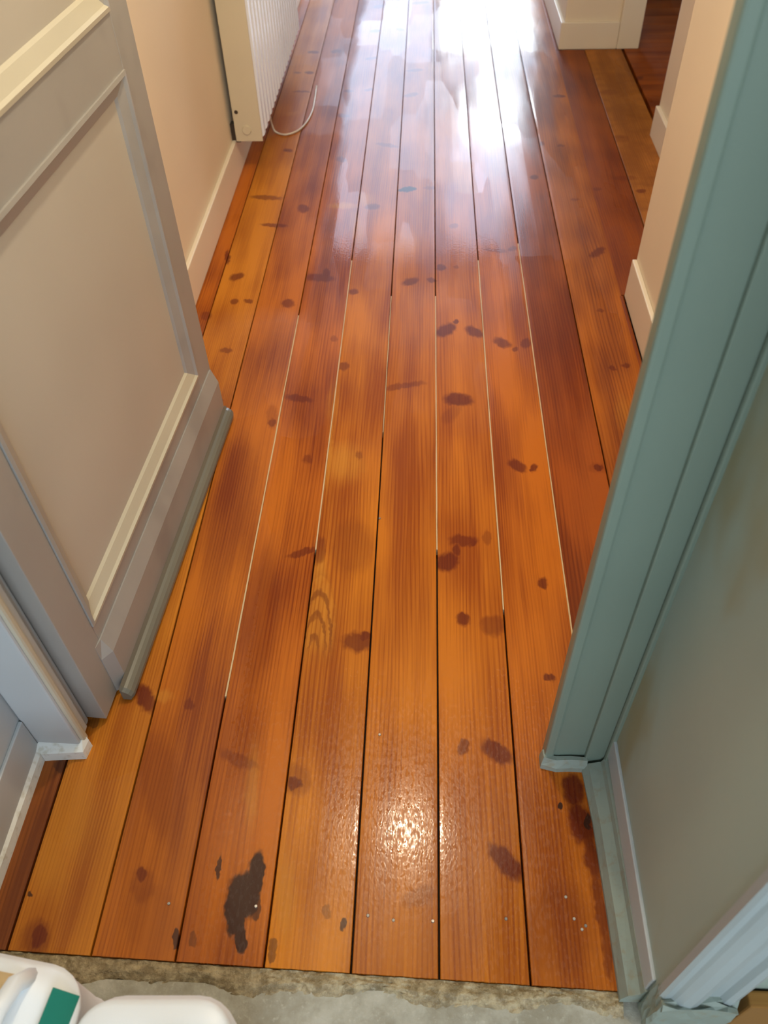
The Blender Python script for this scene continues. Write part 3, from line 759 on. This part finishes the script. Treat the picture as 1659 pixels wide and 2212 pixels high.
# ------------------------------------------------------------------ open door leaf
ang = math.atan2(0.9975, 0.0703)
door = empty('door_1', (-0.566, 0.744, 0.0), ang)
tag(door, 'grey panelled door standing open against the left wall', 'door', kind='structure')
TH = 0.040
U0, U1, PL, PR = -0.042, 0.810, 0.035, 0.729
Z0, ZT = 0.010, 2.05
box('stile', U0, PL, 0, TH, Z0, ZT, M_GREY, door, 0.0015)
box('stile', PR, U1, 0, TH, Z0, ZT, M_GREY, door, 0.0015)
box('rail', PL, PR, 0.0003, TH, Z0, 0.196, M_GREY, door, 0.001)
box('rail', PL, PR, 0.0003, TH, 0.845, 0.938, M_GREY, door, 0.001)
box('rail', PL, PR, 0.0003, TH, 1.93, ZT, M_GREY, door, 0.001)


def sunk_panel(z0, z1):
    box('panel', PL + 0.005, PR - 0.005, 0.014, 0.028, z0 + 0.005, z1 - 0.005, M_PANEL, door)
    prof = [(0.0, -0.003), (0.007, -0.004), (0.011, 0.001), (0.032, 0.009), (0.037, 0.0145), (0.0, 0.016)]   # (inwards, depth)
    Yd = (0, 1, 0)
    for nm, p0, i0, p1, i1 in (
            ('bottom', (PL, 0, z0), (1, 0, 1), (PR, 0, z0), (-1, 0, 1)),
            ('top', (PL, 0, z1), (1, 0, -1), (PR, 0, z1), (-1, 0, -1)),
            ('near', (PL, 0, z0), (1, 0, 1), (PL, 0, z1), (1, 0, -1)),
            ('far', (PR, 0, z0), (-1, 0, 1), (PR, 0, z1), (-1, 0, -1))):
        sweep('moulding', prof, [(p0, i0, Yd), (p1, i1, Yd)], M_LIT_EDGE if nm == 'bottom' else M_GREY, door)  # upward-facing bottom piece coloured paler, as lit by the lamp above


sunk_panel(0.193, 0.847)
sunk_panel(0.936, 1.932)
# kick board with a sloping top edge and a mitred near end
kb = [(-0.000, 0.012), (-0.016, 0.012), (-0.016, 0.118), (-0.003, 0.154), (0.0, 0.154)]      # (y, z)
sweep('kick_board', kb, [((0.016, 0, 0), (0.02, 0.10, 0), (0, 0, 1)), ((0.036, 0, 0), (0, 1, 0), (0, 0, 1)), ((0.803, 0, 0), (0, 1, 0), (0, 0, 1))], M_GREY, door)
ws = [(-0.0162, 0.004), (-0.033, 0.004), (-0.0365, 0.010), (-0.0365, 0.018), (-0.032, 0.026), (-0.026, 0.031), (-0.0205, 0.033), (-0.0162, 0.042)]
wst = sweep('weather_strip', ws, [((0.004, 0, 0.0), (0, 0.9, 0), (0, 0, 0.9)), ((0.012, 0, 0), (0, 1, 0), (0, 0, 1)), ((0.800, 0, 0), (0, 1, 0), (0, 0, 1)),
                                  ((0.812, -0.002, 0.003), (0, 0.86, 0), (0, 0, 0.80)), ((0.816, -0.008, 0.008), (0, 0.5, 0), (0, 0, 0.4))], M_STRIP, door, smooth=False)
wst['label'] = 'dark grey rounded draught strip'

# ------------------------------------------------------------------ right door lining
jr = empty('trim_4', (0.25, 0.66, 0))
tag(jr, 'green grey door jamb on the right side of the doorway', 'door jamb', kind='structure')
lbox('jamb', jr, 0.221, 0.323, 0.648, 0.666, 0.003, 2.09, M_FRAME, 0.003)
lbox('jamb_edge', jr, 0.2175, 0.234, 0.643, 0.668, 0.003, 2.09, M_FRAME, 0.004)
lbox('jamb_inner', jr, 0.286, 0.323, 0.640, 0.650, 0.003, 2.09, M_FRAME, 0.002)
lbox('corner_bead', jr, 0.316, 0.326, 0.630, 0.640, 0.02, 2.09, M_FRAME, 0.003)
# low sloping plinth along the reveal, with a groove above it
sweep('reveal_plinth', [(0.0, 0), (-0.034, 0), (-0.0345, 0.010), (-0.027, 0.028), (-0.011, 0.038), (-0.008, 0.050), (0.0, 0.056)],
      [((0.325 - 0.25, 0.282 - 0.66, 0), (0.92, 0, 0), (0, 0, 1.25)), ((0.325 - 0.25, 0.42 - 0.66, 0), (0.97, 0, 0), (0, 0, 1.05)),
       ((0.325 - 0.25, 0.540 - 0.66, 0), (1.05, 0, 0), (0, 0, 0.9)), ((0.325 - 0.25, 0.634 - 0.66, 0), (1.25, 0.0, 0), (0, 0, 0.8))], M_PALEGREEN, jr)
lbox('reveal_skirting', jr, 0.318, 0.3245, 0.285, 0.634, 0.055, 0.112, M_FRAME_L, 0.002)
# chipped pale paint band under the jamb face
sweep('paint_band', [(0, 0), (0.014, 0), (0.013, 0.012), (0.004, 0.026), (-0.004, 0.026)],
      [((0.216 - 0.25, 0.656 - 0.66, 0), (-0.3, -0.1, 0), (0, 0, 1.0)), ((0.2175 - 0.25, 0.642 - 0.66, 0), (-0.4, -0.6, 0), (0, 0, 1.15)),
       ((0.238 - 0.25, 0.641 - 0.66, 0), (0, -1, 0), (0, 0, 0.95)),
       ((0.262 - 0.25, 0.641 - 0.66, 0), (0, -0.9, 0), (0, 0, 1.05)), ((0.29 - 0.25, 0.639 - 0.66, 0), (0, -0.8, 0), (0, 0, 1.1))], M_PALEGREEN, jr)

# casing on the near side of the wall, bottom right corner of the picture
ca = empty('trim_5', (0.36, 0.268, 0))
tag(ca, 'moulded pale grey door casing in the lower right corner', 'door casing', kind='structure')


def casing_prof():
    p = [(0.0, 0.006), (0.0, -0.004), (0.004, -0.008), (0.012, -0.008), (0.015, -0.012), (0.022, -0.017), (0.034, -0.019), (0.045, -0.016),
         (0.052, -0.009), (0.056, -0.005), (0.074, -0.005), (0.078, -0.012), (0.086, -0.014), (0.092, -0.012), (0.094, 0.006)]
    return p


sweep('casing', casing_prof(), [((-0.040, 0, 0.125), (1, 0, 0), (0, 1, 0)), ((-0.040, 0, 2.15), (1, 0, 0), (0, 1, 0))], M_CASING, ca)
bm = bmesh.new()
r3 = random.Random(4)
bmesh.ops.create_cube(bm, size=1.0)
bmesh.ops.subdivide_edges(bm, edges=list(bm.edges), cuts=5, use_grid_fill=True)
for v in bm.verts:
    c = v.co
    v.co = Vector((-0.040 + 0.098 * (c.x + 0.5) + r3.uniform(-0.0025, 0.0025), -0.006 + 0.030 * c.y + r3.uniform(-0.002, 0.002), 0.066 + 0.13 * c.z + (r3.uniform(-0.004, 0.010) if c.z > 0.4 else 0)))
pb = from_bm('plinth_block', bm, M_PALEGREEN, ca)
pb['label'] = 'chipped white plinth block'
sk = box('baseboard_near_right', 0.43, 2.19, 0.252, 0.272, -0.011, 0.14, M_BROWN, bevel=0.003)
tag(sk, 'brown wooden baseboard beyond the casing in the lower right corner', 'baseboard', kind='structure')

# ------------------------------------------------------------------ radiator
rad = empty('radiator', (-0.615, 2.88, 0.125))
tag(rad, 'white ribbed panel radiator with cream end plate on the left wall', 'radiator')
RL = 1.15
# ribbed front sheet
bm = bmesh.new()
prev = None
n_ribs = 19
pitch = RL / n_ribs
cols = []
for i in range(n_ribs):
    for t, dx in ((0.0, 0.0), (0.22, 0.0), (0.34, 0.012), (0.78, 0.012), (0.90, 0.0)):
        cols.append((i * pitch + t * pitch, dx))
cols.append((RL, 0.0))
rows = [(0.0, -0.004), (0.012, 0.0), (0.60, 0.0), (0.612, -0.004)]
vs = [[bm.verts.new((0.036 + dx * (1 if 0 < r < 3 else 0.2) + zx, y + 0.003, z)) for (y, dx) in cols] for r, (z, zx) in enumerate(rows)]
for r in range(3):
    for i in range(len(cols) - 1):
        bm.faces.new((vs[r][i], vs[r][i + 1], vs[r + 1][i + 1], vs[r + 1][i]))
from_bm('front_sheet', bm, M_RAD, rad)
box('body', -0.040, 0.0325, 0.004, RL, 0.004, 0.612, M_RAD, rad)
ep = box('end_plate', -0.050, 0.044, -0.003, 0.003, 0.0, 0.615, M_RAD_END, rad, 0.002)
ep['label'] = 'cream sheet metal end plate'
box('end_plate', -0.050, 0.044, RL, RL + 0.006, 0.0, 0.615, M_RAD_END, rad, 0.002)


def disc(name, loc, r, depth, mat, parent, seg=20):
    bm = bmesh.new()
    bmesh.ops.create_cone(bm, cap_ends=True, segments=seg, radius1=r, radius2=r * 0.82, depth=depth, matrix=Matrix.Rotation(math.radians(90), 4, 'X'))
    o = from_bm(name, bm, mat, parent)
    o.location = loc
    return o


disc('plug', (-0.008, -0.005, 0.040), 0.017, 0.006, M_RAD_END, ep)
disc('vent_hole', (-0.036, -0.0035, 0.100), 0.007, 0.002, M_RUST, ep)
box('bracket', -0.0705, -0.040, 0.02, 0.05, -0.012, 0.05, M_RUST, rad)
box('bracket', -0.0705, -0.040, RL - 0.1, RL - 0.07, -0.012, 0.05, M_RUST, rad)

# white cable lying in a loop below the radiator
cp = []
for (x, y, z) in ((-0.60, 3.20, 0.125), (-0.598, 3.24, 0.03), (-0.585, 3.24, 0.0055), (-0.545, 3.22, 0.005), (-0.50, 3.26, 0.005), (-0.475, 3.34, 0.005), (-0.464, 3.45, 0.005), (-0.466, 3.58, 0.0055), (-0.469, 3.66, 0.008), (-0.469, 3.69, 0.012)):
    cp.append(Vector((x, y, z)))
smooth_pts = []
for i in range(len(cp) - 1):
    p0, p1, p2, p3 = cp[max(i - 1, 0)], cp[i], cp[i + 1], cp[min(i + 2, len(cp) - 1)]
    for s in range(6):
        t = s / 6
        smooth_pts.append(0.5 * ((2 * p1) + (p2 - p0) * t + (2 * p0 - 5 * p1 + 4 * p2 - p3) * t * t + (3 * p1 - p0 - 3 * p2 + p3) * t ** 3))
smooth_pts.append(cp[-1])
cable = tube('cable', smooth_pts, 0.0036, M_CABLE)
tag(cable, 'thin pale cable curling on the boards below the radiator', 'cable')

# ------------------------------------------------------------------ varnish canisters, bottom left corner
def rounded_loop(hx, hy, r, n=6):
    pts = []
    for cx, cy, a0 in ((hx - r, hy - r, 0), (-(hx - r), hy - r, 90), (-(hx - r), -(hy - r), 180), (hx - r, -(hy - r), 270)):
        for i in range(n + 1):
            a = math.radians(a0 + 90 * i / n)
            pts.append((cx + r * math.cos(a), cy + r * math.sin(a)))
    return pts


def loft(name, levels, mat, parent, cap=True):
    """levels: (hx, hy, r, z, ox, oy)"""
    bm = bmesh.new()
    rings = []
    for hx, hy, r, z, ox, oy in levels:
        rings.append([bm.verts.new((x + ox, y + oy, z)) for x, y in rounded_loop(hx, hy, r)])
    n = len(rings[0])
    for a, b_ in zip(rings, rings[1:]):
        for i in range(n):
            j = (i + 1) % n
            bm.faces.new((a[i], a[j], b_[j], b_[i]))
    if cap:
        bm.faces.new(list(reversed(rings[0])))
        bm.faces.new(rings[-1])
    return from_bm(name, bm, mat, parent, True)


def canister(loc, rz, hx, hy, h, label, handle_along, slope=0.0):
    c = empty('canister', loc, rz)
    tag(c, label, 'canister', 'white plastic varnish canisters')
    r = min(hx, hy) * 0.55
    loft('body', [(hx * 0.9, hy * 0.9, r, 0.0, 0, 0), (hx, hy, r, 0.010, 0, 0), (hx, hy, r, h * 0.30, 0, 0), (hx * 0.985, hy * 0.985, r, h * 0.31, 0, 0),
                  (hx * 0.985, hy * 0.985, r, h * 0.80, 0, 0), (hx, hy, r, h * 0.815, 0, 0), (hx, hy, r, h * 0.845, 0, 0), (hx * (0.97 - 0.2 * slope), hy * 0.965, r * 0.95, h * 0.86, -0.2 * hx * slope, 0),
                  (hx * (0.955 - 0.5 * slope), hy * 0.945, r * 0.85, h * 0.895, -0.5 * hx * slope, 0), (hx * (0.92 - 0.75 * slope), hy * 0.90, r * 0.7, h * 0.925, -0.75 * hx * slope, 0), (hx * (0.88 - 0.8 * slope), hy * 0.84, r * 0.6, h * 0.935, -0.8 * hx * slope, 0), (hx * (0.74 - 0.7 * slope), hy * 0.64, r * 0.45, h * 0.94, -0.8 * hx * slope, 0)], M_JUG, c)
    loft('neck', [(0.022, 0.022, 0.0215, h * 0.90, -hx * 0.45, -hy * 0.2), (0.022, 0.022, 0.0215, h * 0.97, -hx * 0.45, -hy * 0.2)], M_JUG, c)
    cp_ = loft('cap', [(0.026, 0.026, 0.0255, h * 0.95, -hx * 0.45, -hy * 0.2), (0.026, 0.026, 0.0255, h * 1.04, -hx * 0.45, -hy * 0.2), (0.023, 0.023, 0.0225, h * 1.05, -hx * 0.45, -hy * 0.2)], M_JUG, c)
    # arched grip
    if handle_along == 'Y':
        pts = [(hx * 0.35, -hy * 0.8, h * 0.88), (hx * 0.35, -hy * 0.62, h * 1.0), (hx * 0.35, -hy * 0.3, h * 1.05), (hx * 0.35, hy * 0.3, h * 1.05), (hx * 0.35, hy * 0.62, h * 1.0), (hx * 0.35, hy * 0.8, h * 0.88)]
    else:
        pts = [(-hx * 0.1, -hy * 0.1, h * 0.88), (hx * 0.02, -hy * 0.1, h * 1.0), (hx * 0.2, -hy * 0.1, h * 1.05), (hx * 0.5, -hy * 0.1, h * 1.05), (hx * 0.68, -hy * 0.1, h * 1.0), (hx * 0.8, -hy * 0.1, h * 0.88)]
    tube('grip', pts, 0.011, M_JUG, c, 10)
    return c


c1 = canister((-0.512, 0.164, -0.012), math.radians(-8), 0.105, 0.093, 0.298, 'white plastic canister with green label, half out of the left edge', 'Y', 0.3)
lb = box('label', -0.013, 0.022, -0.045, 0.066, 0.0, 0.0022, M_LABEL, c1, 0.0005)
lb.location = (0.082, 0.0, 0.2655)
lb.rotation_euler = (0, math.radians(40), 0)
lb['label'] = 'dark green printed label'
rs = loft('handle_hole_patch', [(0.022, 0.016, 0.012, 0.278, 0.012, 0.055), (0.020, 0.014, 0.011, 0.2815, 0.012, 0.055)], M_BEIGE, c1)  # beige disc added on the top where the handle opening would show through
rs['label'] = 'beige patch in place of the handle opening'
c2 = canister((-0.300, 0.118, -0.012), math.radians(2), 0.098, 0.102, 0.297, 'large white plastic canister standing at the bottom edge', 'X')

# ------------------------------------------------------------------ corridor lamp (above the picture, its highlight lies on the varnish)
lamp = empty('ceiling_lamp', (-0.055, 1.32, HC))
tag(lamp, 'bare bulb hanging from the corridor ceiling', 'lamp')
bm = bmesh.new()
bmesh.ops.create_cone(bm, cap_ends=True, segments=24, radius1=0.05, radius2=0.06, depth=0.03)
o = from_bm('ceiling_rose', bm, M_WIN, lamp)
o.location = (0, 0, -0.015)
bm = bmesh.new()
bmesh.ops.create_cone(bm, cap_ends=True, segments=16, radius1=0.018, radius2=0.022, depth=0.06)
o = from_bm('socket', bm, M_WIN, lamp)
o.location = (0, 0, -0.37)
tube('cord', [(0, 0, -0.03), (0, 0, -0.2), (0, 0, -0.35)], 0.003, M_WIN, lamp)
ld = bpy.data.lights.new('bulb', 'POINT')
ld.energy = 43
ld.color = (1.0, 0.84, 0.60)
ld.shadow_soft_size = 0.04
o = bpy.data.objects.new('bulb', ld)
COL.objects.link(o)
o.location = (0, 0, -0.45)
o.parent = lamp
